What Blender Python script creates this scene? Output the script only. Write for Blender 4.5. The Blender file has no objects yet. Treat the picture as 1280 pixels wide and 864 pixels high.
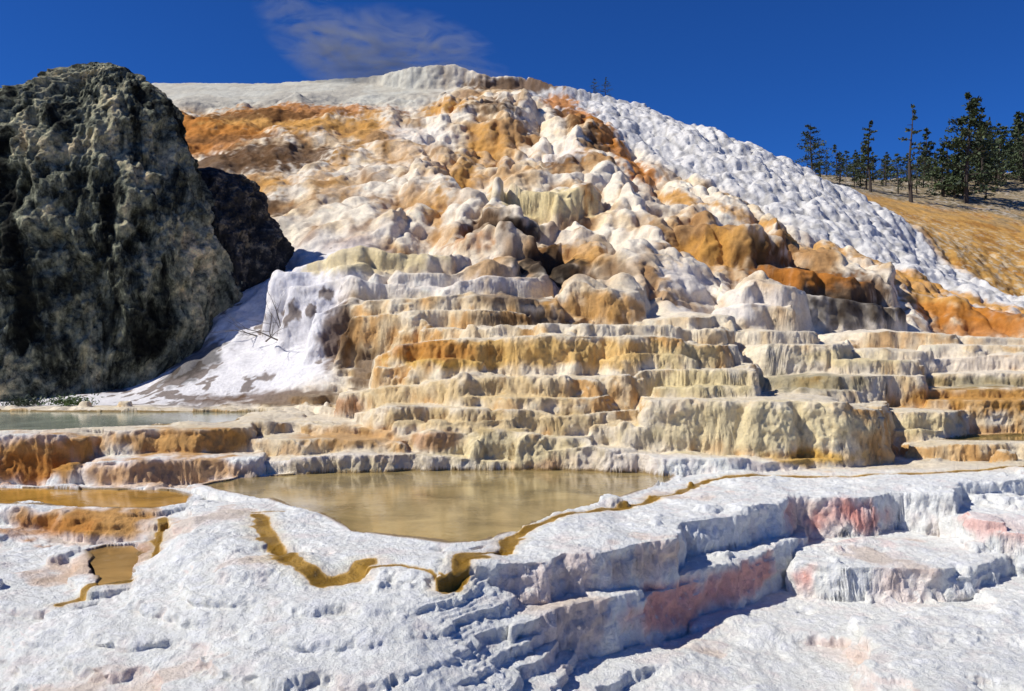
import bpy, bmesh, math, random
import numpy as np
from mathutils import Vector
random.seed(4)
F=1066.67; CZ=2.6
def P(u,v,D): return ((u-640)*D/F, D, CZ+(432-v)*D/F)
f32=np.float32
# ------------------------------------------------------------ noise
def _h(ix,iy,iz,seed):
    h=(ix.astype(np.uint32)*np.uint32(374761393)+iy.astype(np.uint32)*np.uint32(668265263)+iz.astype(np.uint32)*np.uint32(2246822519)+np.uint32(seed*3266489917&0xffffffff))
    h=(h^(h>>np.uint32(13)))*np.uint32(1274126177)
    h=(h^(h>>np.uint32(15)))*np.uint32(2246822519)
    return h^(h>>np.uint32(16))
G3=np.array([[1,1,0],[-1,1,0],[1,-1,0],[-1,-1,0],[1,0,1],[-1,0,1],[1,0,-1],[-1,0,-1],[0,1,1],[0,-1,1],[0,1,-1],[0,-1,-1],[1,1,0],[-1,1,0],[0,-1,1],[0,-1,-1]],f32)
def perlin3(x,y,z,seed=0):
    x=x.astype(f32);y=y.astype(f32);z=z.astype(f32)
    fx=np.floor(x);fy=np.floor(y);fz=np.floor(z)
    ix=fx.astype(np.int64);iy=fy.astype(np.int64);iz=fz.astype(np.int64)
    x=x-fx;y=y-fy;z=z-fz
    u=x*x*x*(x*(x*6-15)+10);v=y*y*y*(y*(y*6-15)+10);w=z*z*z*(z*(z*6-15)+10)
    r=np.zeros_like(x)
    for a in (0,1):
        for b in (0,1):
            for c in (0,1):
                g=G3[_h(ix+a,iy+b,iz+c,seed)&np.uint32(15)]
                d=g[...,0]*(x-a)+g[...,1]*(y-b)+g[...,2]*(z-c)
                r+=d*(u if a else 1-u)*(v if b else 1-v)*(w if c else 1-w)
    return r
def perlin2(x,y,seed=0):
    x=x.astype(f32);y=y.astype(f32)
    fx=np.floor(x);fy=np.floor(y)
    ix=fx.astype(np.int64);iy=fy.astype(np.int64);iz=np.zeros_like(ix)
    x=x-fx;y=y-fy
    u=x*x*x*(x*(x*6-15)+10);v=y*y*y*(y*(y*6-15)+10)
    r=np.zeros_like(x)
    for a in (0,1):
        for b in (0,1):
            g=_h(ix+a,iy+b,iz,seed).astype(f32)*f32(2*math.pi/4294967296)
            r+=(np.cos(g)*(x-a)+np.sin(g)*(y-b))*(u if a else 1-u)*(v if b else 1-v)
    return r*1.3
def fbm2(x,y,o,seed=0):
    r=0;a=1.
    for i in range(o):
        r=r+a*perlin2(x,y,seed+i);x=x*2.03;y=y*2.03;a*=.5
    return r
def fbm3(x,y,z,o,seed=0):
    r=0;a=1.
    for i in range(o):
        r=r+a*perlin3(x,y,z,seed+i);x=x*2.03;y=y*2.03;z=z*2.03;a*=.5
    return r
def voro(x,y,seed=0,k=10.):
    """returns smooth squared distance, F1, F2, cell id"""
    fx=np.floor(x);fy=np.floor(y);ix=fx.astype(np.int64);iy=fy.astype(np.int64)
    F1=np.full(x.shape,9,f32);F2=np.full(x.shape,9,f32);ID=np.zeros(x.shape,f32);S=np.zeros(x.shape,f32)
    for a in (-1,0,1):
        for b in (-1,0,1):
            h=_h(ix+a,iy+b,ix*0,seed)
            px=fx+a+.5+((h&np.uint32(1023)).astype(f32)/1023-.5)*.85
            py=fy+b+.5+(((h>>np.uint32(10))&np.uint32(1023)).astype(f32)/1023-.5)*.85
            d2=((px-x)**2+(py-y)**2).astype(f32); d=np.sqrt(d2)
            S+=np.exp(-k*d2)
            c=d<F1
            F2=np.where(c,F1,np.minimum(F2,d))
            ID=np.where(c,((h>>np.uint32(20))&np.uint32(1023)).astype(f32)/1023,ID)
            F1=np.where(c,d,F1)
    return -np.log(S+1e-9)/k,F1,F2,ID
def ss(a,b,x):
    t=np.clip((x-a)/(b-a),0,1); return t*t*(3-2*t)
# ------------------------------------------------------------ terrain base
near={-400:[(4,-1.6),(8,-1.1),(10,-.8),(13,-.5),(16,-.4)],
-160:[(4,-1.6),(8,-1.1),(10,-.7),(13,-.45),(16,-.4)],
0:[(4,-1.5),(8,-1.15),(9,-.85),(10.2,-.47),(12,-.42),(13.1,-.40),(16,-.4)],
160:[(4,-1.4),(7.5,-.85),(9,-.55),(10,-.42),(12,-.39),(16,-.4)],
230:[(4,-1.35),(7,-.8),(8.5,-.5),(10,-.2),(11.5,-.05),(13,.03),(14,-.05),(16,-.2)],
320:[(4,-1.3),(7,-.75),(8.5,-.35),(10,-.06),(12,.03),(13.5,.05),(14.5,0),(16,-.2)],
480:[(4,-1.3),(7,-.95),(8,-.5),(9.3,-.08),(10.3,.04),(12,.04),(13,-.1),(16,-.2)],
580:[(4,-1.4),(7.5,-1.0),(8.4,-.6),(9.4,-.1),(10.4,.03),(11.4,.04),(13,-.1),(16,-.2)],
660:[(4,-1.5),(8,-1.1),(9,-.8),(9.6,-.35),(10.4,-.2),(12,-.2),(13,-.2),(16,-.2)],
720:[(4,-1.6),(8,-1.3),(10,-1.05),(12,-.9),(14,-.6),(16,-.25)],
900:[(4,-1.7),(8,-1.45),(10,-1.25),(12,-1.15),(14,-1.0),(16,-.25)],
1100:[(4,-1.7),(8,-1.4),(10,-1.2),(12,-1.1),(14,-.9),(16,-.3)],
1280:[(4,-1.6),(8,-1.2),(10,-1.1),(12,-1.0),(15,-.7),(17,-.2)],
1700:[(4,-1.6),(8,-1.2),(10,-1.1),(12,-1.0),(15,-.7),(17,-.2)]}
far={-400:[(18,575),(23,520),(26,508),(31,495),(42,340),(60,240),(75,190)],
-160:[(18,575),(23,520),(26,508),(31,490),(42,320),(60,200),(75,140)],
0:[(18,580),(23,517),(25,508),(31,488),(42,320),(60,180),(75,110)],
160:[(18,580),(23,517),(25,506),(30,475),(40,300),(55,180),(68,125),(75,104)],
240:[(18,580),(23,519),(25,500),(29,440),(36,330),(44,240),(54,170),(67,123),(75,104)],
320:[(18,582),(23,522),(25,495),(28,430),(32,350),(36,300),(44,230),(54,165),(66,122),(75,105)],
400:[(18,582),(21,530),(23,495),(25,460),(28,405),(32,325),(36,290),(44,225),(54,165),(66,120),(75,102)],
480:[(18,582),(20,535),(22,487),(24,450),(27,405),(30,345),(34,300),(42,235),(52,175),(62,135),(70,110),(73,98)],
560:[(18,584),(20,535),(22,482),(25,424),(28,380),(31,340),(35,300),(42,240),(52,178),(62,135),(70,108),(73,96)],
640:[(18,585),(20,535),(22,482),(25,420),(28,382),(32,338),(36,302),(42,250),(50,195),(60,145),(70,108),(72,101)],
720:[(18,585),(20,535),(22,485),(25,425),(28,388),(32,345),(37,302),(44,245),(52,195),(62,150),(70,118)],
800:[(18,584),(20,535),(22,485),(25,432),(29,385),(33,340),(38,295),(46,235),(54,188),(62,152),(68,132)],
880:[(18,582),(20,540),(22,495),(25,448),(29,400),(34,350),(39,302),(47,245),(55,200),(62,172),(66,164),(75,175),(90,205)],
960:[(18,580),(20,545),(22,505),(25,465),(29,418),(34,362),(40,310),(48,255),(56,215),(64,190),(70,202),(85,218),(100,212)],
1120:[(19,568),(22,545),(25,502),(28,455),(32,420),(38,382),(44,340),(50,300),(56,264),(60,280),(70,268),(80,250),(97,228),(130,222)],
1280:[(20,568),(22,550),(25,515),(28,480),(31,445),(35,424),(40,402),(46,376),(50,388),(60,352),(75,290),(97,228),(130,215)],
1700:[(20,568),(22,550),(25,515),(30,470),(34,440),(40,430),(46,420),(52,410),(60,370),(75,300),(97,215),(130,205)]}
Ds=np.concatenate([np.geomspace(4.2,8,90,endpoint=False),np.geomspace(8,30,1020,endpoint=False),np.geomspace(30,82,600,endpoint=False),np.geomspace(82,170,90)])
us=np.concatenate([np.linspace(-330,-20,70,endpoint=False),np.linspace(-20,1300,1180,endpoint=False),np.linspace(1300,1640,70)])
Un=np.arange(-400,1701,4)
def table(tab,isv):
    ks=sorted(tab); out=[]
    for k in ks:
        d=np.array([e[0] for e in tab[k]],float); z=np.array([e[1] for e in tab[k]],float)
        if isv: z=CZ+(432-z)*d/F
        out.append(np.interp(Ds,d,z))
    out=np.array(out)
    return np.stack([np.interp(Un,ks,out[:,j]) for j in range(len(Ds))])
Zn=table(near,False); Zf=table(far,True)
bl=ss(16,18.2,Ds)[:,None]
Z=Zn*(1-bl)+Zf*bl
k=np.exp(-.5*(np.arange(-8,9)/3.2)**2);k/=k.sum()
Z=np.stack([np.convolve(np.pad(r,8,mode='edge'),k,'valid') for r in Z])
Z=np.stack([np.interp(us,Un,r) for r in Z])
UU,DD=np.meshgrid(us,Ds)
X=((UU-640)*DD/F).astype(f32); Y=DD.astype(f32); B=Z.astype(f32)
nr,nc=X.shape
# ------------------------------------------------------------ shared fields
wx=perlin2(X*.5,Y*.5,1)*.5; wy=perlin2(X*.5,Y*.5,2)*.5
Sa,_,_,_=voro((X+wx)/1.25,(Y+wy)/1.0,11,14.)
Sb,_,_,_=voro((X+wx*.5)/.45,(Y+wy*.5)/.45,12,14.)
n1=fbm2(X*.35,Y*.35,3,20)
n2=perlin2(X*1.7,Y*1.7,30)
n3=perlin2(X*5,Y*5,31)
n4=perlin2(X*13,Y*13,32)
nearf=1-ss(22,30,Y)*.75
scal=(.32-Sa)*.85+(.25-Sb)*.14*nearf+n2*.08
hillm=ss(25,33,Y+n1*2-ss(7,11,X)*4)
def terr(Bv,s,w):
    t=Bv/s; n=np.floor(t); f=t-n
    e=np.clip((f-(1-w))/w,0,1); e=1-(1-e)**1.6
    return s*(n+e+ .10*np.clip(f/(1-w),0,1)*(e<=0))
low=ss(17.2,18.6,Y)
Bp=B+(scal*.6+n2*.08+n1*.15)*low*(1-hillm*.5)
T1=terr(Bp,.36,.14)
T2=terr(Bp+n1*.5,.24,.2)
mixs=ss(-.15,.15,n1)
T=T1*mixs+T2*(1-mixs)
wt=low*(1-ss(27,33,Y+n1*3-ss(7,11,X)*4)*.9)
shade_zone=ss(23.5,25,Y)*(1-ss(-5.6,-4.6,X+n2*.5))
wt=wt*(1-shade_zone)
H=B*(1-wt)+T*wt
# ------------------------------------------------------------ polygons
def sdist(poly,x,y):
    px=np.array([p[0] for p in poly],f32);py=np.array([p[1] for p in poly],f32)
    d=np.full(x.shape,1e9,f32);ins=np.zeros(x.shape,bool)
    n=len(poly)
    for i in range(n):
        x0,y0,x1,y1=px[i],py[i],px[(i+1)%n],py[(i+1)%n]
        ex,ey=x1-x0,y1-y0
        t=np.clip(((x-x0)*ex+(y-y0)*ey)/max(ex*ex+ey*ey,1e-9),0,1)
        d=np.minimum(d,(x-x0-t*ex)**2+(y-y0-t*ey)**2)
        if abs(ey)>1e-9:
            c=((y0>y)!=(y1>y))&(x<(x1-x0)*(y-y0)/ey+x0)
            ins^=c
    d=np.sqrt(d)
    return np.where(ins,d,-d)
def profile(sd,steep,rnd):
    e=np.clip(rnd-sd,0,None)
    drop=np.where(sd<rnd,e*e/(2*rnd)*steep*.5,0)
    return np.where(sd<0,rnd*steep*.25+(-sd)*steep,drop)
def layer(lip,back,steep=6,amp=1.,tilt=0.03,rim=.03,rnd=.12):
    global H
    pts=[P(*l) for l in lip]
    poly=[(p[0],p[1]) for p in pts]
    bk=[(p[0]*(1+back/p[1]),p[1]+back) for p in pts][::-1]
    full=poly+(bk[::2] if len(bk)>4 else [bk[0],bk[-1]])
    xs=[p[0] for p in full];ys=[p[1] for p in full]
    M=(X>min(xs)-1)&(X<max(xs)+1)&(Y>min(ys)-1)&(Y<max(ys)+1)
    x=X[M];y=Y[M]
    sd=sdist(full,x,y)+scal[M]*amp
    ox=np.array([p[0] for p in pts]);oz=np.array([p[2] for p in pts]);o=np.argsort(ox)
    zt=np.interp(x,ox[o],oz[o]).astype(f32)+n2[M]*.03*amp+n1[M]*.06*amp
    ins=zt+tilt*np.clip(sd,0,3)+rim*np.exp(-((sd-.12)/.08)**2)
    H[M]=np.maximum(H[M],ins-profile(sd,steep,rnd))
def polylayer(pts,z,steep=5,amp=1.,rnd=.12):
    global H
    w=[]
    for u,v in pts:
        D=(CZ-z)*F/(v-432); w.append(((u-640)*D/F,D))
    xs=[p[0] for p in w];ys=[p[1] for p in w]
    M=(X>min(xs)-1)&(X<max(xs)+1)&(Y>min(ys)-1)&(Y<max(ys)+1)
    sd=sdist(w,X[M],Y[M])+scal[M]*amp
    H[M]=np.maximum(H[M],z+n2[M]*.03+n1[M]*.03-profile(sd,steep,rnd))
polylayer([(1000,700),(1060,712),(1150,708),(1245,703),(1262,690),(1420,690),(1600,640),(1000,640)],-.62,amp=.5,rnd=.07)
layer([(640,765,9.3),(690,752,9.75),(780,739,10.6),(860,722,11.4),(925,702,12.3),(985,680,13.3),(1003,668,13.9)],2.5,amp=.28,rnd=.05,steep=7,tilt=0.01,rim=.01)
polylayer([(1188,640),(1230,655),(1290,662),(1420,665),(1600,600),(1190,600)],-.22,amp=.5,rnd=.07)
polylayer([(1085,775),(1150,765),(1230,785),(1300,800),(1500,800),(1500,900),(1130,900),(1105,850)],-1.0,steep=1.6,amp=.7)
polylayer([(545,716),(590,702),(690,698),(705,688),(848,668),(860,650),(975,628),(985,616),(1100,618),(1110,612),(1190,614),(1196,602),(1290,598),(1650,598),(1650,545),(1080,572),(860,592),(790,615),(700,640),(600,680),(560,685)],.08,amp=.3,rnd=.06,steep=7)
polylayer([(-330,640),(0,641),(60,643),(140,652),(205,652),(218,642),(250,600),(-330,600)],-.11,amp=.5)
for l,b in [
 ([(70,584,16.6),(120,580,16.4),(200,577,16.6),(320,572,17),(330,566,17.8)],2.5),
 ([(325,576,17.3),(430,570,17.3),(560,575,17.5),(645,583,17.4),(650,578,18.5)],1.5),
 ([(-330,546,16.5),(0,545,16.8),(60,545,16.9),(112,541,17.2),(122,549,17.6),(160,539,17.7),(250,537,17.8),(305,532,18.2),(314,527,19.2),(370,527,19.6),(480,530,20)],9),
 ([(312,550,18.2),(400,549,18),(500,556,18),(512,550,19)],1.5),
 ([(380,528,19.4),(490,540,18.9),(500,536,19.6)],1.5),
 ([(715,574,17.3),(760,569,17.1),(850,574,17.0),(960,577,17.2),(1080,572,18.2)],2),
 ([(575,548,18.6),(600,541,18.0),(660,543,17.9),(735,547,18.0),(747,542,18.8)],2),
 ([(680,566,17.7),(740,558,17.5),(790,560,17.8)],2),
 ([(500,548,18.6),(540,540,18.3),(580,544,18.4)],2),
 ([(440,520,20),(480,508,19.2),(560,512,18.9),(650,515,18.8),(735,517,18.9),(800,514,19.2)],3),
 ([(500,528,18.9),(560,530,18.6),(640,528,18.6)],2),
 ([(580,496,19.6),(640,494,19.3),(700,497,19.3),(760,495,19.6)],3),
 ([(740,532,18.6),(780,528,18.4),(815,533,18.4)],2),
 ([(795,525,18.9),(812,501,18.5),(900,502,18.2),(980,503,18.1),(1060,503,18.3),(1102,514,19)],2.5),
 ([(435,492,21.2),(500,484,20.6),(560,477,20.1),(572,470,19.8),(740,472,19.8),(800,468,20),(815,462,20.1),(935,462,20.2),(942,458,21.2)],4),
 ([(820,484,19.6),(880,482,19.4),(935,484,19.6)],3),
 ([(480,460,21.6),(530,452,21.1),(580,450,21.0),(610,455,21)],3),
 ([(478,445,22.5),(500,432,21.6),(600,424,21.2),(720,418,21.1),(830,422,21.3),(905,434,21.8),(915,432,23)],4),
 ([(740,446,20.9),(800,442,20.7),(860,446,20.9)],2.5),
 ([(535,413,24),(620,408,23.2),(760,407,23.1),(900,412,23.8),(905,410,25)],3),
 ([(940,492,21.2),(1000,488,20.8),(1075,490,21)],2.5),
 ([(1075,495,23.6),(1130,488,22.6),(1280,486,22.5),(1640,486,22.5)],3),
 ([(1160,502,21.9),(1230,500,21.6),(1330,502,21.6)],2),
 ([(1080,520,21),(1130,515,20.3),(1205,517,20.5),(1212,514,21.5)],3),
 ([(1195,532,22.2),(1280,529,21.9),(1640,529,21.9)],2),
 ([(1130,560,19.3),(1200,557,19.0),(1280,557,19.0),(1640,557,19.0)],3),
 ([(1090,540,20.2),(1150,538,20),(1200,540,20.2)],2),
 ([(935,474,22.5),(1050,470,21.6),(1150,471,22.3)],3),
 ([(1145,452,25.6),(1280,443,25.2),(1640,440,25)],4),
 ([(1155,470,24.4),(1280,466,24.0),(1640,466,24)],3),
 ([(930,440,24.2),(960,430,23.6),(1040,432,23.6),(1060,428,25)],3),
 ([(1000,455,24),(1060,450,23.2),(1150,452,23.6)],3),
 ([(1060,440,25.4),(1110,436,25),(1160,438,25.4)],3),
 ([(1030,420,28.5),(1080,414,27.5),(1180,418,27.6),(1280,424,28),(1640,424,28.5)],3),
 ([(1150,432,26.6),(1220,430,26.3),(1300,433,26.4)],2),
 ([(900,420,25.6),(960,412,25.2),(1020,416,25.8)],3),
 ([(800,402,25.4),(860,394,25),(910,398,25.6)],3),
 ([(370,332,29.2),(430,314,28.6),(500,311,28.4),(560,318,28.8),(580,322,30)],4),
 ([(365,358,27.6),(440,352,27.2),(560,356,27.2),(640,352,27.5),(680,345,28.5)],3),
 ([(350,340,28.6),(420,334,28.0),(480,334,27.9),(560,338,27.9),(640,334,28.6)],3),
 ([(400,392,26),(430,380,25.8),(520,372,25.5),(640,370,25.6),(690,378,26.2)],3),
 ([(440,398,25.2),(520,390,24.8),(600,388,24.8),(660,392,25)],3),
 ([(600,252,41),(622,240,39.5),(700,238,39),(735,242,39.5),(742,250,41)],4),
 ([(580,300,36),(610,282,35),(660,276,35),(690,285,36)],3),
 ([(590,322,32),(640,312,31.4),(700,318,32)],3),
 ([(850,300,37),(880,290,36),(935,290,35.5),(975,300,36.5)],4),
 ([(905,368,30),(930,358,29.3),(975,357,29.3),(1000,364,30)],3),
 ([(895,388,28.4),(930,380,28),(985,382,28.2)],3),
 ([(950,345,35),(1000,335,33.8),(1060,342,34),(1110,360,35)],3),
 ([(960,372,31.5),(1010,366,31),(1080,376,31.5),(1120,385,32)],3),
 ([(530,145,62),(545,133,60.5),(580,132,60.5),(590,142,62)],4),
 ([(590,142,62),(605,130,60),(635,132,60),(648,150,62)],5),
 ([(690,215,50),(705,204,49),(720,206,49),(728,214,50)],4),
 ([(700,372,27),(760,362,26.5),(800,370,27)],3),
]:
    D=l[0][2]; a=.85 if D<24 else (1.0 if D<40 else 1.6)
    if D<18.3: a=.6
    if l[0][0]>890 and D<28: a=.5
    layer(l,b,amp=a,rnd=.10 if D<26 else (.2 if D<42 else .8), steep=5.6 if D<26 else (4.4 if D<42 else 2.6))
layer([(180,104,77),(300,106,76),(440,98,74),(480,93,71),(520,84,69.5),(560,82,69.5),(583,88,69.5),(600,95,69.5),(650,96,70),(700,108,68),(760,121,68),(805,131,68),(815,141,70)],30,steep=3.4,amp=.5,tilt=0,rim=.1,rnd=.25)
m2=ss(-.15,.15,perlin2(X*.7,Y*.7,61)+.08)*low*(1-ss(27,33,Y))*(1-shade_zone)
H2=terr(H+n2*.05+(.25-Sb)*.10,.2,.36)
H=H*(1-m2*.72)+H2*m2*.72
# ------------------------------------------------------------ hill lumps
wx2=perlin2(X*.16,Y*.16,41)*2.6; wy2=perlin2(X*.16,Y*.16,42)*2.6
SA,La,La2,Lid=voro((X+wx2)/2.9,(Y+wy2)/4.8,51,10.)
SB,Lb,Lb2,Lbi=voro((X+wx2*.5)/1.2,(Y+wy2*.5)/2.2,52,13.)
SC,Lc,Lc2,_=voro(X/.6+n2*.4,Y/.9,53,14.)
RH=ss(-.5,1.5,(X-(6.5+ (58-Y)*.62)+n1*1.5))*ss(30,36,Y)
BEY=ss(-.5,.8,X-np.interp(Y,[40,46,56,64,70,80,95],[36,28.2,25.8,19.8,15,12,10]).astype(f32)+n2*.3)*ss(44,47,Y)
fl=1-ss(83,90,Y)*.8
topfade=1-ss(62,69,Y)*.9
dome=lambda S,m:(np.clip(m-S,0.001,1)/m)**.7
big=(dome(SA,.55)-.55)*1.35*hillm*(1-RH*.75)*fl*topfade
mid=(dome(SB,.5)-.55)*.62*hillm*fl*(1-shade_zone)*(1-RH*.5)*(1-ss(62,69,Y)*.7)
sml=(dome(SC,.5)-.55)*.16*ss(26,34,Y)*(.8+.7*RH)
rid=(.25-abs(perlin2(X*.17+wx2*.05,Y*.05,44)))*3.0*hillm*(1-RH*.5)*topfade*fl
quiet=np.zeros_like(H)
for (u,v,D,r_) in [(680,255,40,3.0),(910,305,36,2.6),(955,375,29.5,2.0),(1040,360,33.5,3.2),(460,325,28.6,3.),(560,345,27.8,3.)]:
    cx,cy,_z=P(u,v,D); quiet=np.maximum(quiet,1-ss(.6,1.3,np.sqrt(((X-cx)/r_)**2+((Y-cy)/r_)**2)))
LUMPS=(big+mid+sml+rid)*(1-BEY*.75)*(1-quiet*.75)
Hh=H+LUMPS*(1-.7*shade_zone)+ n1*.5*hillm*topfade
Ht=terr(Hh+n2*.12+(.3-SB)*.5,.95,.5)
wh=.32*hillm*(1-RH*.6)*(1-BEY)*(1-shade_zone)*topfade
H=Hh*(1-wh)+Ht*wh
# ------------------------------------------------------------ foreground
fg=1-ss(16.5,18,Y)
SCc,_,_,_=voro((X+wx*1.6)/1.9,(Y+wy*1.6)/1.2,71,12.)
nf1=fbm2(X*.8+3,Y*.8,5,80)
flatb=ss(-.02,.05,H)
H=H+fg*(nf1*.10+(.32-SCc)*.20)*(1-.8*flatb)+fg*(n3*.008+nf1*.012)
mt=terr(H+n1*.04+n2*.04+n3*.012,.16,.18)
mt2=terr(H+n2*.03+n3*.022+n4*.010,.05,.35)
mm_=ss(-.15,.2,perlin2(X*.6,Y*.6,84)+.15)
H=H*(1-fg*.85*mm_)+mt*fg*.85*mm_
mm3=ss(-.05,.3,perlin2(X*.9,Y*.9,85))*.6
H=H*(1-fg*mm3)+(mt2+ (H-mt2)*.2)*fg*mm3
# ------------------------------------------------------------ carve pools
pools={}
def pool(name,pts,z,shore=.6,jit=1.):
    global H
    w=[]
    for u,v in pts:
        D=(CZ-z)*F/(v-432); w.append(((u-640)*D/F,D))
    xs=[p[0] for p in w];ys=[p[1] for p in w]
    M=(X>min(xs)-1)&(X<max(xs)+1)&(Y>min(ys)-1)&(Y<max(ys)+1)
    sd=sdist(w,X[M],Y[M])+(n2[M]*.16+n3[M]*.04)*jit
    bed=z+.02-shore*np.clip(sd,0,.35)+5*np.clip(.16-sd,0,.16)
    H[M]=np.where(sd>0,np.minimum(H[M],bed),H[M])
    H[M]=np.where((sd<=0.02)&(sd>-.24),np.maximum(H[M],z+.03+.25*np.clip(sd+.1,-.14,0)),H[M])
    pools[name]=(w,z)
pool('shallow_pool',[(-330,632),(0,632),(120,636),(190,638),(232,630),(240,620),(215,613),(100,611),(0,610),(-330,608)],-.08,shore=.25)
pool('main_pool',[(252,607),(300,598),(420,590),(560,587),(700,587),(800,590),(844,596),(834,604),(790,619),(720,641),(650,664),(600,679),(560,682),(500,674),(440,666),(395,641),(330,625),(275,615)],0.0)
pool('upper_pool',[(-330,538),(-100,539),(0,540),(60,539),(110,536),(160,534),(250,532),(300,527),(320,521),(375,519),(330,515),(150,515),(0,514),(-330,514)],.82,shore=.8,jit=.5)
pool('small_pool',[(105,690),(130,683),(165,682),(188,700),(182,722),(150,730),(122,735),(118,712)],-.39,shore=.4)
pool('right_pool',[(1160,551),(1200,546),(1280,543),(1600,543),(1600,553),(1280,553),(1200,553)],.36,shore=.4,jit=.4)
# ------------------------------------------------------------ rivulets
RIV=np.zeros_like(H); HALO=np.zeros_like(H)
def rivulet(pts,z,w,depth=.03):
    q=[]
    for u,v in pts:
        D=(CZ-z)*F/(v-432); q.append(((u-640)*D/F,D))
    xs=[p[0] for p in q];ys=[p[1] for p in q]
    M=(X>min(xs)-1)&(X<max(xs)+1)&(Y>min(ys)-1)&(Y<max(ys)+1)
    x=X[M]+n2[M]*.10;y=Y[M]+n3[M]*.05;d=np.full(x.shape,1e9,f32)
    for (x0,y0),(x1,y1) in zip(q[:-1],q[1:]):
        ex,ey=x1-x0,y1-y0
        t=np.clip(((x-x0)*ex+(y-y0)*ey)/(ex*ex+ey*ey),0,1)
        d=np.minimum(d,(x-x0-t*ex)**2+(y-y0-t*ey)**2)
    d=np.sqrt(d)/(w*(1+.45*n2[M]+.25*n3[M]+.12*n4[M]))
    g=np.exp(-d**2*1.2)
    H[M]-=depth*g
    RIV[M]=np.maximum(RIV[M],ss(.3,.7,g)); HALO[M]=np.maximum(HALO[M],np.exp(-d**2*.35))
rivulet([(320,643),(332,662),(348,686),(372,702),(405,710),(440,705),(462,699)],.04,.15)
rivulet([(440,705),(500,703),(552,716)],.04,.035,.01)
rivulet([(318,640),(350,638),(400,640),(440,650)],.04,.035,.01)
rivulet([(555,716),(590,690),(625,678),(640,665),(700,648),(780,630),(850,612),(880,598),(960,592),(1080,592),(1180,588),(1280,583),(1450,577)],.08,.10,.03)
rivulet([(565,712),(585,695),(605,692)],.08,.11,.02)
rivulet([(625,686),(632,676),(650,668)],.08,.10,.02)
rivulet([(75,748),(115,735),(160,730)],-.40,.08,.0)
rivulet([(190,700),(200,680),(205,660)],-.30,.08,.0)
# ------------------------------------------------------------ redistribute rows so that steep faces get vertices
NR=2200
dy=np.diff(Y,axis=0); dz=np.abs(np.diff(H,axis=0)); ym=(Y[1:]+Y[:-1])/2
wgt=(dy*.8+np.minimum(dz,dy*8)*.75)/ym**1.05*(1-.75*ss(85,95,ym))
S=np.concatenate([np.zeros((1,nc)),np.cumsum(wgt,0)],0)
tt=np.linspace(0,1,NR)
R=np.stack([np.interp(tt*S[-1,j],S[:,j],np.arange(nr)) for j in range(nc)],1)
kk=np.exp(-.5*(np.arange(-24,25)/9.)**2);kk/=kk.sum()
Rp=np.pad(R,((0,0),(24,24)),mode='edge');R2=np.zeros_like(R)
for i,kv in enumerate(kk): R2+=kv*Rp[:,i:i+nc]
R=np.clip(R2,0,nr-1.0001);R0=R.astype(np.int64);Rf=(R-R0).astype(f32);J=np.arange(nc)[None,:]
def rs(A): return A[R0,J]*(1-Rf)+A[R0+1,J]*Rf
H_old,Ds_old=H.copy(),Ds
H,Y,BEY,RH,hillm,shade_zone,n1,n3,nearf,topfade,fg,RIV,HALO,dA,dB=[rs(a) for a in (H,Y,BEY,RH,hillm,shade_zone,n1,n3,nearf,topfade,fg,RIV,HALO,La2-La,Lb2-Lb)]
X=((us[None,:]-640)/F*Y).astype(f32); nr=NR
n2=perlin2(X*1.7,Y*1.7,30)
# ------------------------------------------------------------ 3D displacement
def normals(X,Y,Z):
    p=np.stack([X,Y,Z],-1)
    du=np.gradient(p,axis=1);dv=np.gradient(p,axis=0)
    n=np.cross(du,dv); n/=np.linalg.norm(n,axis=-1,keepdims=True)+1e-12
    return n.astype(f32)
def blur(A,n=2):
    for _ in range(n):
        A=(np.roll(A,1,0)+np.roll(A,-1,0)+2*A)/4; A=(np.roll(A,1,1)+np.roll(A,-1,1)+2*A)/4
    return A
N=blur(normals(X,Y,H),4); N/=np.linalg.norm(N,axis=-1,keepdims=True)+1e-9
steep=np.clip(1-N[...,2],0,1)
st=ss(.12,.5,steep)
flute=(perlin3(X*5,Y*5,H*2.6,90)*.045+perlin3(X*12,Y*12,H*9,91)*.028)*nearf
knob=perlin3(X*2.4,Y*2.4,H*3.0,92)*.08+(abs(perlin3(X*6,Y*6,H*6,94))*-.07+.01)*nearf
disp=(st*(flute+knob)+knob*.14*ss(17,20,Y)+perlin3(X*11,Y*11,H*11,93)*.012*nearf+perlin3(X*22,Y*22,H*22,95)*.005*nearf)*(1-ss(.05,.5,RIV))
disp+=hillm*fbm3(X*1.1,Y*1.1,H*1.1,3,97)*.15*(1-BEY*.6)*topfade
inpool=np.zeros_like(H)
for nme,(w,z) in pools.items():
    xs=[p[0] for p in w];ys=[p[1] for p in w]
    M=(X>min(xs))&(X<max(xs))&(Y>min(ys))&(Y<max(ys))
    sd=sdist(w,X[M],Y[M]); inpool[M]=np.maximum(inpool[M],ss(-.05,.05,sd)*(H[M]<z+.05))
disp*=1-inpool
XX=X+N[...,0]*disp;YY=Y+N[...,1]*disp;ZZ=H+N[...,2]*disp
N=normals(XX,YY,ZZ); slope=1-np.clip(N[...,2],0,1)
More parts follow.
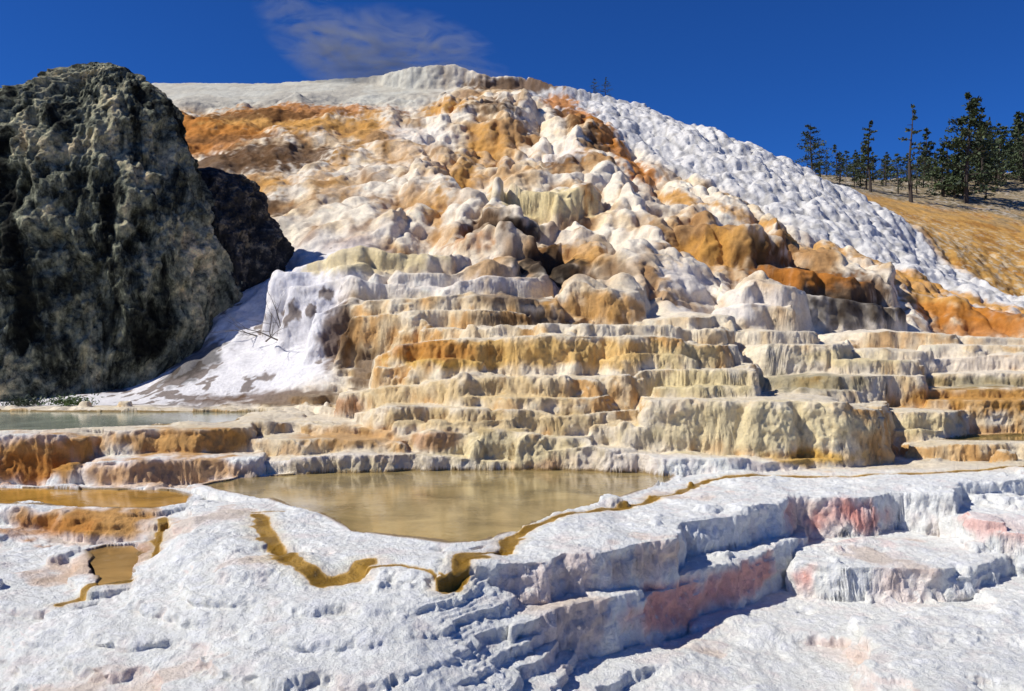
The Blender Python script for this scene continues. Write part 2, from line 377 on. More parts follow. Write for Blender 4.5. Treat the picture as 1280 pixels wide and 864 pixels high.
# ------------------------------------------------------------ colour
def C(r,g,b): 
    f=lambda c:(c/255/12.92 if c<=10 else ((c/255+.055)/1.055)**2.4)
    return np.array([f(r),f(g),f(b)],f32)
COL=np.empty(X.shape+(3,),f32); 
def mix(m,c):
    global COL
    m=m[...,None]; COL=COL*(1-m)+c*m
c1=fbm3(X*.5,Y*.5,ZZ*.5,3,100); c2=fbm3(X*2.2,Y*2.2,ZZ*2.2,3,110); c3=fbm3(X*.25,Y*.12,ZZ*.12,3,130)
streak=perlin3(X*4,Y*4,ZZ*2.0,120); streak2=perlin3(X*2.5,Y*2.5,ZZ*1.2,121)
COL[:]=C(242,230,210)
stair=ss(17,18,Y)*(1-ss(26,31,Y))
wall=ss(.2,.5,slope)
mix(stair*.6,C(240,224,192))
mix(stair*wall*ss(-.5,.5,c1+streak2*.8)*.7,C(230,196,136))
mix(stair*wall*ss(.1,.7,c1+streak*.45+streak2*.5)*.65,C(208,146,62))
mix(stair*(1-wall)*ss(-.1,.5,c2+c1*.5)*.35,C(204,180,126))
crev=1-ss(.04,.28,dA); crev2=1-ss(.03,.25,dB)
hm=hillm*(1-RH)
mix(hm*.8,C(241,228,204))
mix(hm*ss(-.25,.35,c1+c3*.6)*.6,C(228,198,148))
mix(hm*ss(.08,.4,c3+c1*.3)*.6,C(198,148,80))
mix(hm*ss(.28,.55,c3+c1*.4+c2*.2)*.6,C(150,102,46))
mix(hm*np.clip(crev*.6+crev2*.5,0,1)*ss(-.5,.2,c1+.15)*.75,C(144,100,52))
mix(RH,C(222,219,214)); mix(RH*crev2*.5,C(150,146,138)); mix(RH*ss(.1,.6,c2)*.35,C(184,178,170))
mix(ss(58,64,Y+n1*2)*(1-ss(-8,-2,X))*.8,C(188,188,176))
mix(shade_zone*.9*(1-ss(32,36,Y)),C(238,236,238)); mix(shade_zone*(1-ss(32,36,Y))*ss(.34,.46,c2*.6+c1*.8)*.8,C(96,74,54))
mix(fg,C(252,245,238)); mix(fg*ss(-.1,.5,c2)*.22,C(234,220,212)); mix(fg*ss(.15,.6,c1)*.28,C(236,216,196)); mix(fg*ss(.46,.64,c1+c2*.3)*.35,C(184,160,126))
mix(fg*wall*ss(0,.5,c1+streak*.4)*.40,C(238,208,194))
OC=C(204,150,72);OR=C(188,118,40);BR=C(102,70,36);CR=C(232,212,160);PK=C(236,166,150);WH=C(244,235,222);YE=C(218,172,76);DK=C(42,33,24);OL=C(124,114,68)
def path(pts,r,c,s):
    out=[]
    for (a,b) in zip(pts[:-1],pts[1:]):
        n=max(1,int(math.hypot(b[0]-a[0],b[1]-a[1])/(r*.8)))
        for i in range(n):
            t=i/n; out.append((a[0]+(b[0]-a[0])*t,a[1]+(b[1]-a[1])*t,a[2]+(b[2]-a[2])*t,r,r*.75,c,s))
    return out
blobs=[
 (300,165,58,150,42,OC,.95),(260,180,54,110,36,OR,.85),(350,200,50,100,26,BR,.9),(380,142,60,130,20,OR,.85),(225,150,56,50,24,OR,.85),(290,205,48,95,24,BR,.9),(420,165,56,80,26,OC,.75),(330,152,60,110,12,BR,.75),(300,180,54,80,10,BR,.6),
 (650,105,69,80,11,BR,.9),(560,143,61,36,18,OC,.95),(620,148,61,36,24,BR,.85),(615,190,52,40,42,OC,.65),(560,220,46,50,40,OC,.55),(500,200,50,40,34,OC,.5),
 (700,212,49,34,14,BR,.85),(520,265,40,50,30,OC,.5),(340,250,44,40,34,OC,.85),(330,275,40,44,28,BR,.85),(430,250,43,36,28,OC,.5),
]+path([(700,128,66),(740,155,58),(770,190,54),(825,232,48)],26,OR,.9)+path([(700,150,64),(735,175,56),(755,200,51)],18,BR,.85)+path([(600,165,56),(590,200,50),(560,250,42),(540,290,36)],16,OC,.7)+path([(470,150,60),(450,190,52),(400,240,44)],16,OC,.6)+path([(830,240,46),(880,268,44),(960,300,42),(1080,335,42),(1200,368,42),(1290,400,40)],14,OC,.7)+[
 (680,255,39.5,72,24,CR,1),(720,325,33,50,28,OC,.75)]+path([(610,285,35),(640,300,34),(680,325,32),(720,350,30),(700,385,27)],34,BR,.9)+[(600,310,34,40,16,OR,.75),(690,335,31,56,22,DK,.9),(760,345,31,40,16,BR,.6),(640,295,35,44,22,DK,.85),(560,300,36,34,16,OC,.5),
 (910,312,36,76,24,OC,.9),(960,325,35,44,26,BR,.85),(1040,365,34,105,38,BR,.9),(1010,345,34,80,16,OR,.85),(1060,385,32,95,26,DK,.75),
 (1180,385,38,130,22,OC,.95),(1200,392,37,110,12,OR,.8),(1250,412,36,120,20,OR,.85),(1110,360,40,100,22,OC,.9),
 (860,350,31,60,28,WH,.8),(900,385,28,60,22,WH,.8),(955,375,29.5,50,18,WH,.8),(700,190,50,40,30,WH,.7),(520,170,55,40,20,WH,.5),
 (640,372,26,60,16,BR,.75),(750,384,26,75,24,OC,.8),(700,397,25,90,12,BR,.8),(630,400,24.5,60,10,BR,.6),(780,395,25,40,12,BR,.6),
 (460,325,28.6,100,24,CR,.85),(520,352,27,150,20,WH,.8),
 (235,450,27.5,50,40,DK,.8),(425,420,25.5,30,50,BR,.85),(455,460,24,26,30,BR,.8),
 (560,445,21.5,90,22,YE,.9),(700,440,21.2,230,20,C(230,188,112),.9),(540,438,21.5,80,14,OR,.7),(850,445,21.5,60,18,CR,.8),(640,490,20,120,22,C(230,200,142),.8),(480,495,20.4,60,24,C(230,206,158),.8),
 (960,535,18.3,170,36,C(238,220,174),.97),(870,480,20.2,80,20,CR,.95),(640,560,18,100,24,C(234,216,170),.95),(620,525,18.9,200,14,C(222,192,132),.7),
 (50,572,16.9,80,34,OC,.95),(30,585,16.9,70,22,OR,.75),(240,552,17.8,90,20,OC,.9),(200,590,16.6,140,18,OC,.8),(440,545,18.8,80,14,OC,.75),(540,550,18.3,40,12,OR,.6),(420,585,17.3,110,12,CR,.6),(350,498,24,110,12,BR,.8),(420,508,20.5,40,14,OR,.7),(250,500,24,60,10,BR,.8),
 (1000,478,22,100,16,OL,.6),(1060,445,24,100,12,CR,.8),(1220,455,25.4,120,18,C(238,224,202),.9),(1220,502,22.6,150,20,OC,.95),(1150,530,20.4,70,16,CR,.8),(1030,574,17.5,80,12,YE,.9),
 (1240,538,21.9,90,10,OC,.7),(1200,478,23.8,120,8,OL,.6),
 (1075,652,13.9,105,28,PK,1),(850,760,11.2,130,30,PK,.85),(930,725,12.2,90,24,PK,.85),(780,695,11.4,100,24,C(236,204,170),.6),(1240,650,13.4,70,24,PK,.6),(720,670,12.3,60,14,C(222,190,134),.5),
 (100,655,13.3,130,20,OC,.95),(60,660,13.3,70,14,OR,.6),(130,712,11.6,90,30,OC,.5),(180,690,12.4,30,16,OR,.5),
]
e1=c2*.35+streak*.22+c1*.15
for (u,v,D,ru,rv,c,s) in blobs:
    cx,cy,cz=P(u,v,D); rx=ru*D/F; rz=max(rv*D/F,.12); ry=max(rz*2.6,D*.07)
    if D>30: rz*=1.25; ry*=1.2
    M=(abs(X-cx)<rx*1.8)&(abs(Y-cy)<ry*2.0)
    d=np.sqrt(((X[M]-cx)/rx)**2+((ZZ[M]-cz)/rz)**2+((Y[M]-cy)/ry)**2)+e1[M]
    m=(1-ss(.55,1.15,d))*s
    if c is PK: m=m*(.3+.7*wall[M])
    COL[M]=COL[M]*(1-m[:,None])+c*m[:,None]
mix(BEY*.95,C(208,156,70)); mix(BEY*ss(0,.5,c1+c2*.5)*.7,C(164,108,38)); mix(BEY*ss(.05,.4,c2-c1*.4)*(1-ss(70,76,Y))*.6,C(218,206,176))
mix(ss(74,84,Y+n1*5)*BEY*.95,C(160,144,116)); mix(ss(74,84,Y+n1*5)*BEY*ss(.0,.3,c2)*.7,C(84,80,58)); mix(ss(74,82,Y)*BEY*ss(.25,.5,-c2+c1*.4)*.6,C(204,198,188))
mix(ss(84,92,Y)*.8*(1-BEY),C(140,128,104))
mix(np.clip(HALO-.15,0,1)*.55,C(228,206,146))
mix(ss(.02,.5,RIV)*.9,C(206,158,54)); mix(ss(.55,1,RIV)*.9*(1-.5*ss(0,.4,c2)),C(146,108,16))
mix(inpool*.9,C(140,112,60))
WET=np.clip(RIV*.9,0,1)
COL*=(1+c2*.10+n3*.05)[...,None]; COL=np.clip(COL,.01,.9)
WET=np.maximum(WET,stair*(1-wall)*ss(0,.3,c1)*.5)
# ------------------------------------------------------------ mesh helpers
def mesh_from(name,co,faces_flat,nper,cols=None,wet=None,smooth=True):
    me=bpy.data.meshes.new(name); nv=len(co);nf=len(faces_flat)//nper
    me.vertices.add(nv); me.vertices.foreach_set('co',np.ascontiguousarray(co,f32).ravel())
    me.loops.add(nf*nper); me.loops.foreach_set('vertex_index',faces_flat.astype(np.int32))
    me.polygons.add(nf); me.polygons.foreach_set('loop_start',np.arange(0,nf*nper,nper,dtype=np.int32))
    me.polygons.foreach_set('use_smooth',np.full(nf,smooth,bool))
    if cols is not None:
        a=me.color_attributes.new('Col','FLOAT_COLOR','POINT')
        c=np.ones((nv,4),f32);c[:,:3]=cols; a.data.foreach_set('color',c.ravel())
    if wet is not None:
        a=me.attributes.new('Wet','FLOAT','POINT'); a.data.foreach_set('value',wet.astype(f32).ravel())
    me.update(calc_edges=True)
    ob=bpy.data.objects.new(name,me); bpy.context.scene.collection.objects.link(ob); return ob
def gridfaces(nr,nc,wrap=False):
    i=np.arange(nr*nc).reshape(nr,nc)
    if wrap: i=np.concatenate([i,i[:,:1]],1)
    return np.stack([i[:-1,:-1],i[:-1,1:],i[1:,1:],i[1:,:-1]],-1).ravel()
def mat(name):
    m=bpy.data.materials.new(name);m.use_nodes=True;nt=m.node_tree
    return m,nt,nt.nodes['Principled BSDF']
def nd(nt,t,**k):
    n=nt.nodes.new(t)
    for a,b in k.items():
        if a in n.inputs: n.inputs[a].default_value=b
        else: setattr(n,a,b)
    return n
def ramp(nt,src,stops):
    r=nt.nodes.new('ShaderNodeValToRGB');e=r.color_ramp.elements
    e[0].position=stops[0][0];e[0].color=(*stops[0][1],1);e[1].position=stops[-1][0];e[1].color=(*stops[-1][1],1)
    for p,c in stops[1:-1]:
        x=e.new(p);x.color=(*c,1)
    nt.links.new(src,r.inputs[0]);return r
def mrange(nt,src,a,b,c,d):
    m=nd(nt,'ShaderNodeMapRange')
    for i,q in enumerate((a,b,c,d)): m.inputs[i+1].default_value=q
    nt.links.new(src,m.inputs[0]);return m
m,nt,bs=mat('travertine'); L=nt.links.new
at=nd(nt,'ShaderNodeAttribute',attribute_name='Col'); aw=nd(nt,'ShaderNodeAttribute',attribute_name='Wet')
geo=nd(nt,'ShaderNodeNewGeometry')
na=nd(nt,'ShaderNodeTexNoise',Scale=9.,Detail=7.,Roughness=.68); L(geo.outputs['Position'],na.inputs['Vector'])
nb=nd(nt,'ShaderNodeTexNoise',Scale=1.6,Detail=5.,Roughness=.6); L(geo.outputs['Position'],nb.inputs['Vector'])
mr=mrange(nt,na.outputs['Fac'],.3,.7,.84,1.12); mr2=mrange(nt,nb.outputs['Fac'],.3,.7,.93,1.05)
mu=nd(nt,'ShaderNodeMath',operation='MULTIPLY'); L(mr.outputs[0],mu.inputs[0]);L(mr2.outputs[0],mu.inputs[1])
vm=nd(nt,'ShaderNodeVectorMath',operation='SCALE'); L(at.outputs['Color'],vm.inputs[0]);L(mu.outputs[0],vm.inputs['Scale'])
L(vm.outputs[0],bs.inputs['Base Color'])
rr=mrange(nt,aw.outputs['Fac'],0,1,.85,.22); L(rr.outputs[0],bs.inputs['Roughness'])
bs.inputs['Specular IOR Level'].default_value=.25
nf=nd(nt,'ShaderNodeTexNoise',Scale=36.,Detail=5.,Roughness=.7); L(geo.outputs['Position'],nf.inputs['Vector'])
b1=nd(nt,'ShaderNodeBump',Strength=.75,Distance=.06); L(na.outputs['Fac'],b1.inputs['Height'])
b3=nd(nt,'ShaderNodeBump',Strength=.7,Distance=.02); L(nf.outputs['Fac'],b3.inputs['Height']); L(b1.outputs[0],b3.inputs['Normal'])
L(b3.outputs[0],bs.inputs['Normal'])
tr=mesh_from('travertine_terrace_hill',np.stack([XX,YY,ZZ],-1).reshape(-1,3),gridfaces(nr,nc),4,COL.reshape(-1,3),WET.ravel())
tr.data.materials.append(m)
# ------------------------------------------------------------ water
def water_mat(name,col,rough=.06,sc=3.,bump=.12):
    m,nt,bs=mat(name);L=nt.links.new
    geo=nd(nt,'ShaderNodeNewGeometry')
    n=nd(nt,'ShaderNodeTexNoise',Scale=.8,Detail=6.,Roughness=.6,Distortion=.8); L(geo.outputs['Position'],n.inputs['Vector'])
    r=ramp(nt,n.outputs['Fac'],[(.35,[c*.62 for c in col]),(.65,[min(1,c*1.25) for c in col])]);L(r.outputs[0],bs.inputs['Base Color'])
    bs.inputs['Roughness'].default_value=rough; bs.inputs['IOR'].default_value=1.33
    w=nd(nt,'ShaderNodeTexNoise',Scale=sc*3,Detail=3.);L(geo.outputs['Position'],w.inputs['Vector'])
    b=nd(nt,'ShaderNodeBump',Strength=bump,Distance=.03);L(w.outputs['Fac'],b.inputs['Height']);L(b.outputs[0],bs.inputs['Normal'])
    return m
WM={'main_pool':water_mat('muddy_water',C(160,140,94)),'upper_pool':water_mat('milky_water',C(160,166,146)),
 'shallow_pool':water_mat('amber_water',C(182,138,62)),'small_pool':water_mat('amber_water_b',C(172,136,82)),'right_pool':water_mat('olive_water',C(140,122,72))}
for nme,(w,z) in pools.items():
    bm=bmesh.new()
    bv=[bm.verts.new((b[0],b[1],z)) for b in w]
    f=bm.faces.new(bv); bmesh.ops.triangulate(bm,faces=[f])
    for f in bm.faces:
        if f.normal.z<0: f.normal_flip()
    me=bpy.data.meshes.new(nme);bm.to_mesh(me);bm.free()
    ob=bpy.data.objects.new(nme+'_water',me);bpy.context.scene.collection.objects.link(ob);me.materials.append(WM[nme])
# ------------------------------------------------------------ rocks
def rock(name,levels,D,depth,seed,dy=0,amp=1.,nz=420,na=700,fs=1.):
    lv=sorted(levels,key=lambda l:-l[0])
    zs=np.array([P(0,l[0],D)[2] for l in lv]);xl=np.array([P(l[1],0,D)[0] for l in lv]);xr=np.array([P(l[2],0,D)[0] for l in lv])
    t=np.linspace(0,1,nz);zz=zs[0]+(zs[-1]-zs[0])*(1-(1-t)**1.35)
    L_=np.interp(zz,zs,xl);R_=np.interp(zz,zs,xr)
    kk=np.ones(15)/15
    L_=np.convolve(np.pad(L_,7,mode='edge'),kk,'valid');R_=np.convolve(np.pad(R_,7,mode='edge'),kk,'valid')
    cx=(L_+R_)/2;rx=(R_-L_)/2
    rx[-1]=.02*rx[0]/5
    a=np.linspace(0,2*math.pi,na,endpoint=False)
    cyk=D+ (zz-zz[0])/(zz[-1]-zz[0])*dy
    x=cx[:,None]+rx[:,None]*np.cos(a);y=cyk[:,None]+(rx*depth)[:,None]*np.sin(a);z=np.repeat(zz[:,None],na,1)
    x=x.astype(f32);y=y.astype(f32);z=z.astype(f32)
    X_,Y_,Z_=x*fs,y*fs,z*fs
    q1=perlin3(X_*.3,Y_*.3,Z_*.16,seed)*.9+perlin3(X_*.8,Y_*.8,Z_*.3,seed+1)*.4
    r=1-abs(fbm3(X_*1.1+q1,Y_*1.1,Z_*.4,4,seed+2))
    r2=1-abs(fbm3(X_*2.6,Y_*2.6,Z_*1.2,4,seed+12))
    q2=fbm3(X_*2.2,Y_*2.2,Z_*1.8,5,seed+5)*.16
    d=(q1+(r-.8)*.5+(r2-.8)*.18+q2)*np.clip(rx/2*fs,.2,1)[:,None]*amp/fs
    x=x+np.cos(a)*d;y=y+np.sin(a)*d;z=z+q2*.6*amp/fs
    return mesh_from(name,np.stack([x,y,z],-1).reshape(-1,3),gridfaces(nz,na,True),4)
m,nt,bs=mat('lichen_rock');L=nt.links.new
geo=nd(nt,'ShaderNodeNewGeometry')
mp=nd(nt,'ShaderNodeMapping');mp.inputs['Scale'].default_value=(1,1,.45);L(geo.outputs['Position'],mp.inputs[0])
a1=nd(nt,'ShaderNodeTexNoise',Scale=.55,Detail=11.,Roughness=.72,Distortion=.6);L(mp.outputs[0],a1.inputs['Vector'])
a2=nd(nt,'ShaderNodeTexNoise',Scale=3.,Detail=9.,Roughness=.78);L(geo.outputs['Position'],a2.inputs['Vector'])
r1=ramp(nt,a1.outputs['Fac'],[(.40,(.012,.013,.010)),(.46,(.07,.075,.055)),(.51,(.25,.26,.19)),(.57,(.48,.44,.29)),(.65,(.74,.60,.38))])
r2=ramp(nt,a2.outputs['Fac'],[(.38,(.18,.18,.18)),(.50,(.9,.9,.88)),(.64,(1.8,1.75,1.6))])
mx=nd(nt,'ShaderNodeMix',data_type='RGBA',blend_type='MULTIPLY');mx.inputs[0].default_value=1
L(r1.outputs[0],mx.inputs[6]);L(r2.outputs[0],mx.inputs[7]);L(mx.outputs[2],bs.inputs['Base Color'])
bs.inputs['Roughness'].default_value=.9;bs.inputs['Specular IOR Level'].default_value=.15
b=nd(nt,'ShaderNodeBump',Strength=.8,Distance=.2);L(a2.outputs['Fac'],b.inputs['Height'])
a3=nd(nt,'ShaderNodeTexNoise',Scale=14.,Detail=6.,Roughness=.7);L(geo.outputs['Position'],a3.inputs['Vector'])
bb=nd(nt,'ShaderNodeBump',Strength=.7,Distance=.06);L(a3.outputs['Fac'],bb.inputs['Height']);L(b.outputs[0],bb.inputs['Normal']);L(bb.outputs[0],bs.inputs['Normal'])
rk=rock('rock_outcrop',[(61,86,104),(64,72,120),(70,54,140),(80,36,160),(93,15,174),(112,-20,188),(150,-60,206),(200,-90,228),(250,-110,246),(300,-120,264),(350,-130,274),(400,-135,276),(450,-140,262),(500,-140,236),(550,-140,225)],30,.62,200,dy=1.5)
rk.data.materials.append(m)
m2_,nt,bs=mat('dark_rock');L=nt.links.new
geo=nd(nt,'ShaderNodeNewGeometry');a2=nd(nt,'ShaderNodeTexNoise',Scale=2.2,Detail=9.,Roughness=.75);L(geo.outputs['Position'],a2.inputs['Vector'])
r2=ramp(nt,a2.outputs['Fac'],[(.40,(.012,.011,.010)),(.52,(.05,.044,.038)),(.64,(.34,.27,.17))]);L(r2.outputs[0],bs.inputs['Base Color']);bs.inputs['Roughness'].default_value=.9
b=nd(nt,'ShaderNodeBump',Strength=.9,Distance=.2);L(a2.outputs['Fac'],b.inputs['Height']);L(b.outputs[0],bs.inputs['Normal'])
rk2=rock('rock_outcrop',[(196,226,240),(202,215,262),(214,205,290),(235,195,308),(265,185,328),(300,175,346),(330,170,346),(360,165,330),(400,160,306),(440,155,276),(480,150,246),(540,150,225)],31,.6,230,dy=2,amp=1.)
rk2.data.materials.append(m2_)
# ------------------------------------------------------------ trees
def tree_geo(base,h,rad,seed,dens=1.,bare=.12,lean=0,lf=1.,tip_=.08):
    rnd=random.Random(seed); V=[];Fq=[];mi=[]
    def tube(p,q,r0,r1,n=6):
        p=np.array(p);q=np.array(q);d=q-p;d=d/(np.linalg.norm(d)+1e-9)
        a=np.cross(d,[.3,.5,.81]);a/=np.linalg.norm(a);b=np.cross(d,a);s=len(V)
        for c,r in((p,r0),(q,r1)):
            for i in range(n):
                t=2*math.pi*i/n;V.append(tuple(c+(a*math.cos(t)+b*math.sin(t))*r))
        for i in range(n): Fq.append((s+i,s+(i+1)%n,s+n+(i+1)%n,s+n+i));mi.append(0)
    b=np.array(base,float);pts=[b+np.array([lean*t*h+.06*h*.3*math.sin(t*5+seed),.0,t*h]) for t in np.linspace(0,1,9)]
    pts[0][2]-=1
    for i in range(8): tube(pts[i],pts[i+1],h*.022*(1-i/8.5),h*.022*(1-(i+1)/8.5))
    nb=int(34*dens)
    for i in range(nb):
        t=bare+(1-bare)*(i+rnd.random())/nb
        k=min(max(t,0),1)*8;j=min(int(k),7);c=pts[j]*(1-(k-j))+pts[j+1]*(k-j)
        an=rnd.random()*6.28;prof=max(1-t,0)**.7*(.65+.35*math.sin(min(1,max(0,(t-bare))*6)*1.57))+tip_
        ln=rad*prof*rnd.uniform(.55,1.2)
        tip=c+np.array([math.cos(an)*ln,math.sin(an)*ln,ln*rnd.uniform(-.15,.35)])
        tube(c,tip,h*.006,h*.002,4)
        if rnd.random()<.12: continue
        spread=min(rad*.5,ln*.6)
        for q in range(int(46*dens)):
            s=rnd.uniform(.2,1.05);o=c+(tip-c)*s+np.array([rnd.gauss(0,.2),rnd.gauss(0,.2),rnd.gauss(0,.11)])*spread
            d=np.array([rnd.gauss(0,1),rnd.gauss(0,1),rnd.gauss(.3,.7)]);d/=np.linalg.norm(d)
            e=np.cross(d,[rnd.gauss(0,1),rnd.gauss(0,1),rnd.gauss(0,1)]);e/=np.linalg.norm(e)+1e-6
            L_=h*rnd.uniform(.018,.034)*lf;s0=len(V)
            V.extend([tuple(o-e*L_*.35),tuple(o+e*L_*.35),tuple(o+d*L_+e*L_*.1),tuple(o+d*L_-e*L_*.2)]);Fq.append((s0,s0+1,s0+2,s0+3));mi.append(1)
    return V,Fq,mi
mb,nt,bs=mat('pine_bark');bs.inputs['Base Color'].default_value=(.06,.045,.035,1);bs.inputs['Roughness'].default_value=.9
ml,nt,bs=mat('pine_needles');L=nt.links.new
geo=nd(nt,'ShaderNodeNewGeometry');n=nd(nt,'ShaderNodeTexNoise',Scale=1.2,Detail=3.);L(geo.outputs['Position'],n.inputs['Vector'])
r=ramp(nt,n.outputs['Fac'],[(.35,(.014,.026,.011)),(.68,(.075,.105,.032))]);L(r.outputs[0],bs.inputs['Base Color']);bs.inputs['Roughness'].default_value=.7
def add_tree(name,parts):
    V=[];Fq=[];mi=[]
    for v,f,q in parts:
        s=len(V);V+=v;Fq+=[tuple(i+s for i in g) for g in f];mi+=q
    me=bpy.data.meshes.new(name);me.from_pydata(V,[],Fq);me.materials.append(mb);me.materials.append(ml)
    me.polygons.foreach_set('material_index',mi);me.update()
    ob=bpy.data.objects.new(name,me);bpy.context.scene.collection.objects.link(ob)
def gz(x,y):
    j=np.clip(np.searchsorted(Ds_old,y),0,len(Ds_old)-1);i=np.clip(np.searchsorted(us,x/y*F+640),0,nc-1)
    return float(H_old[j,i])
def tr_at(u,vtop,D,radpx,seed,**k):
    x=(u-640)*D/F;z=gz(x,D);zt=CZ+(432-vtop)*D/F
    return tree_geo((x,D,z),max(zt-z,1.5),radpx*D/F,seed,**k)
add_tree('pine_tree',[tr_at(1014,155,86,28,1,dens=1.2)])
add_tree('pine_tree',[tr_at(1087,152,83,19,2,dens=.9,bare=.15)])
add_tree('bare_pine_tree',[tr_at(1139,133,80,22,3,dens=.5,bare=.2)])
add_tree('pine_tree',[tr_at(1210,119,84,46,4,dens=1.5,bare=.08)])
add_tree('pine_tree',[tr_at(742,99,69,10,5,dens=.8,bare=.0)])
add_tree('pine_tree',[tr_at(757,97,69,10,15,dens=.8,bare=.0)])
fr=random.Random(8);parts=[]
for i in range(48):
    u=fr.uniform(1222,1480);D=fr.uniform(88,118)
    parts.append(tr_at(u,fr.uniform(136,185)-(u-1280)*.03,D,fr.uniform(24,34),50+i,dens=.9,bare=-.05,lf=1.4,tip_=.03))
for i in range(60):
    u=fr.uniform(1045,1240);D=fr.uniform(84,112)
    parts.append(tr_at(u,fr.triangular(168,216,200)-(10 if u>1150 else 0),D,fr.uniform(13,22),90+i,dens=.7,bare=-.05,lf=1.6,tip_=.03))
for i in range(12):
    u=fr.uniform(968,1050);D=fr.uniform(82,105)
    parts.append(tr_at(u,fr.uniform(188,206),D,fr.uniform(8,12),290+i,dens=.5,bare=-.05,lf=1.5,tip_=.03))
add_tree('distant_pine_forest',parts)
def shrub(name,u,v,D,rpx,seed,n=900,col=(.07,.12,.025,1),hh=.18):
    x,y,z=P(u,v,D);rd=random.Random(seed);V=[];Fq=[];R=rpx*D/F
    for i in range(n):
        ox=x+rd.gauss(0,.5)*R;oy=y+rd.gauss(0,.3)*R
        o=np.array([ox,oy,gz(ox,oy)+abs(rd.gauss(0,hh))*R+.02]);d=np.array([rd.gauss(0,1),rd.gauss(0,1),rd.gauss(.7,.5)]);d/=np.linalg.norm(d)
        e=np.cross(d,[rd.gauss(0,1),rd.gauss(0,1),rd.gauss(0,1)]);e/=np.linalg.norm(e);s=len(V)
        V+= [tuple(o-e*.02),tuple(o+e*.02),tuple(o+d*.12)];Fq.append((s,s+1,s+2))
    me=bpy.data.meshes.new(name);me.from_pydata(V,[],Fq)
    mm,nt,bs=mat('green_leaves');bs.inputs['Base Color'].default_value=col;me.materials.append(mm)
    ob=bpy.data.objects.new(name,me);bpy.context.scene.collection.objects.link(ob)
shrub('green_shrub',88,505,24.3,26,3,500)
shrub('green_shrub',30,506,24.5,26,4,500,(.05,.07,.03,1))
def branches(name,base,length,seed,n=7):
    rd=random.Random(seed);bm=bmesh.new()
    def seg(p,q,r0,r1):
        d=(q-p).normalized();a=d.cross(Vector((.2,.7,.68))).normalized();b=d.cross(a);rs=[]
        for c,r in((p,r0),(q,r1)): rs.append([bm.verts.new(c+(a*math.cos(t)+b*math.sin(t))*r) for t in (0,1.26,2.51,3.77,5.03)])
        for i in range(5): bm.faces.new((rs[0][i],rs[0][(i+1)%5],rs[1][(i+1)%5],rs[1][i]))
    def grow(p,d,l,r,k):
        for s in range(4):
            q=p+d*l/4;seg(p,q,r,r*.75);r*=.75;p=q;d=(d+Vector((rd.gauss(0,.22),rd.gauss(0,.15),rd.gauss(0,.18)))).normalized()
            if k>0: grow(p,(d+Vector((rd.gauss(0,.7),rd.gauss(0,.4),rd.gauss(0,.5)))).normalized(),l*.5,r*.7,k-1)
    for i in range(n):
        grow(Vector(base)+Vector((rd.gauss(0,.3),rd.gauss(0,.3),0)),Vector((rd.gauss(0,1),rd.gauss(-.1,.3),abs(rd.gauss(.4,.3)))).normalized(),length,.03,2)
    me=bpy.data.meshes.new(name);bm.to_mesh(me);bm.free();mm,nt,bs=mat('dead_wood');bs.inputs['Base Color'].default_value=(.10,.08,.065,1);me.materials.append(mm)
    ob=bpy.data.objects.new(name,me);bpy.context.scene.collection.objects.link(ob)
x_,y_=(350-640)*27.5/F,27.5
branches('dead_branches',(x_,y_,gz(x_,y_)),1.4,5,4)
# ------------------------------------------------------------ large ground
bm=bmesh.new();bmesh.ops.create_grid(bm,x_segments=8,y_segments=8,size=3000);me=bpy.data.meshes.new('ground');bm.to_mesh(me);bm.free()
g=bpy.data.objects.new('ground',me);bpy.context.scene.collection.objects.link(g);g.location=(0,0,-2.2)
mg,nt,bs=mat('dry_earth');L=nt.links.new
n=nd(nt,'ShaderNodeTexNoise',Scale=.4,Detail=8.)
geo=nd(nt,'ShaderNodeNewGeometry');L(geo.outputs['Position'],n.inputs['Vector']);r=ramp(nt,n.outputs['Fac'],[(.3,(.2,.17,.12)),(.7,(.5,.46,.4))]);L(r.outputs[0],bs.inputs['Base Color']);me.materials.append(mg)
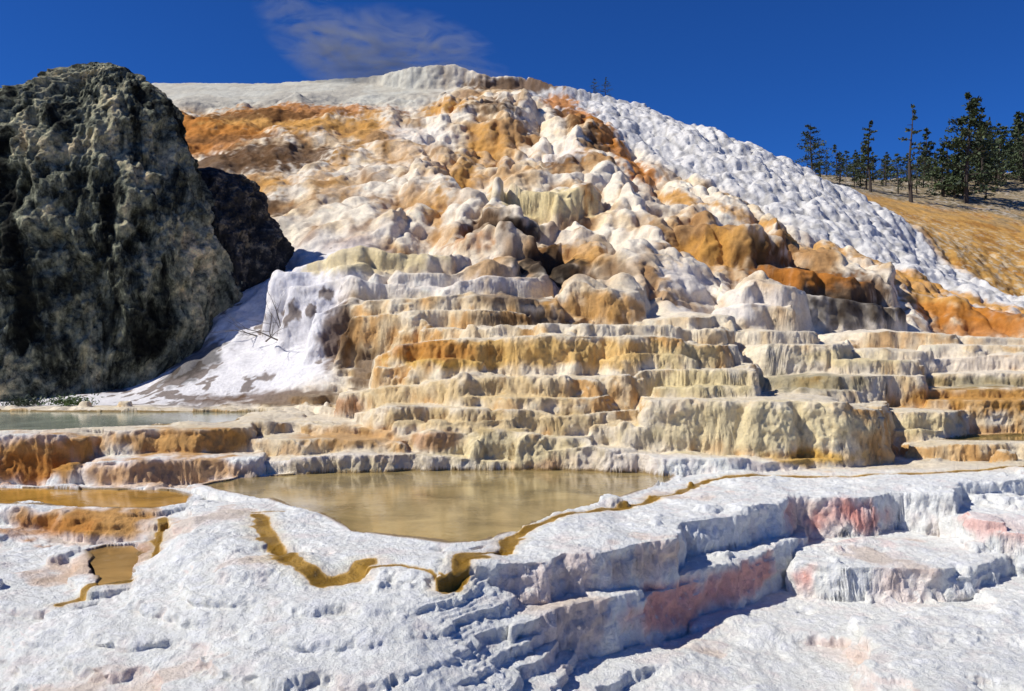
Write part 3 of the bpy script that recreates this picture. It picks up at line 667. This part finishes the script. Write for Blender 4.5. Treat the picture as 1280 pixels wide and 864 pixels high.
# ------------------------------------------------------------ steam
def steam(loc,scale,rot,dens,seed,lo,hi):
    bpy.ops.mesh.primitive_uv_sphere_add(segments=32,ring_count=16,location=loc);o=bpy.context.object;o.name='steam';o.scale=scale;o.rotation_euler=rot
    m=bpy.data.materials.new('steam');m.use_nodes=True;nt=m.node_tree;nt.nodes.clear();L=nt.links.new
    out=nt.nodes.new('ShaderNodeOutputMaterial');v=nd(nt,'ShaderNodeVolumePrincipled');L(v.outputs[0],out.inputs['Volume']);v.inputs['Color'].default_value=(1,1,1,1);v.inputs['Anisotropy'].default_value=-.35
    tc=nt.nodes.new('ShaderNodeTexCoord');n=nd(nt,'ShaderNodeTexNoise',Scale=.62,Detail=7.,Roughness=.6,Distortion=2.2)
    geo=nd(nt,'ShaderNodeNewGeometry');mp=nd(nt,'ShaderNodeMapping');mp.inputs['Location'].default_value=(seed,0,0);mp.inputs['Rotation'].default_value=(0,.9,0);mp.inputs['Scale'].default_value=(.35,.35,1.2);L(geo.outputs['Position'],mp.inputs[0]);L(mp.outputs[0],n.inputs['Vector'])
    ln=nd(nt,'ShaderNodeVectorMath',operation='LENGTH');L(tc.outputs['Object'],ln.inputs[0])
    m1=mrange(nt,ln.outputs['Value'],1.,.0,0,1)
    m2=mrange(nt,n.outputs['Fac'],lo,hi,0,dens)
    mm=nd(nt,'ShaderNodeMath',operation='MULTIPLY');L(m1.outputs[0],mm.inputs[0]);L(m2.outputs[0],mm.inputs[1]);L(mm.outputs[0],v.inputs['Density'])
    o.data.materials.append(m)
steam(P(505,76,73),(9.5,2.4,4.8),(0,math.radians(12),0),1.15,3,.43,.66)
steam(P(405,54,75),(8,2.2,3.6),(0,math.radians(38),0),.9,9,.43,.66)
# ------------------------------------------------------------ light, sky
el=math.radians(46)
az=math.radians(-102)
sundir=np.array([math.cos(el)*math.sin(az),math.cos(el)*math.cos(az),math.sin(el)])
sun=bpy.data.lights.new('sun','SUN');sun.energy=5.;sun.angle=math.radians(.5);sun.color=(1,.96,.88)
so=bpy.data.objects.new('sun',sun);bpy.context.scene.collection.objects.link(so)
so.rotation_euler=Vector(-sundir).to_track_quat('-Z','Y').to_euler()
w=bpy.data.worlds.new('World');bpy.context.scene.world=w;w.use_nodes=True;nt=w.node_tree;L=nt.links.new
sk=nt.nodes.new('ShaderNodeTexSky');sk.sky_type='NISHITA';sk.sun_disc=False;sk.sun_elevation=el;sk.sun_rotation=az
sk.altitude=2500;sk.air_density=1.;sk.dust_density=.1;sk.ozone_density=3.
gm=nt.nodes.new('ShaderNodeMix');gm.data_type='RGBA';gm.blend_type='MULTIPLY';gm.inputs[0].default_value=1;gm.inputs[7].default_value=(.14,.46,1.04,1)
bg=nt.nodes['Background'];L(sk.outputs[0],gm.inputs[6]);L(gm.outputs[2],bg.inputs[0]);bg.inputs[1].default_value=.094
cam=bpy.data.cameras.new('camera');co=bpy.data.objects.new('camera',cam);bpy.context.scene.collection.objects.link(co)
cam.lens=30;cam.sensor_width=36;cam.clip_end=8000;co.location=(0,0,CZ);co.rotation_euler=(math.radians(90),0,0)
bpy.context.scene.camera=co
sc_=bpy.context.scene;sc_.view_settings.view_transform='Standard';sc_.view_settings.look='None';sc_.view_settings.exposure=0
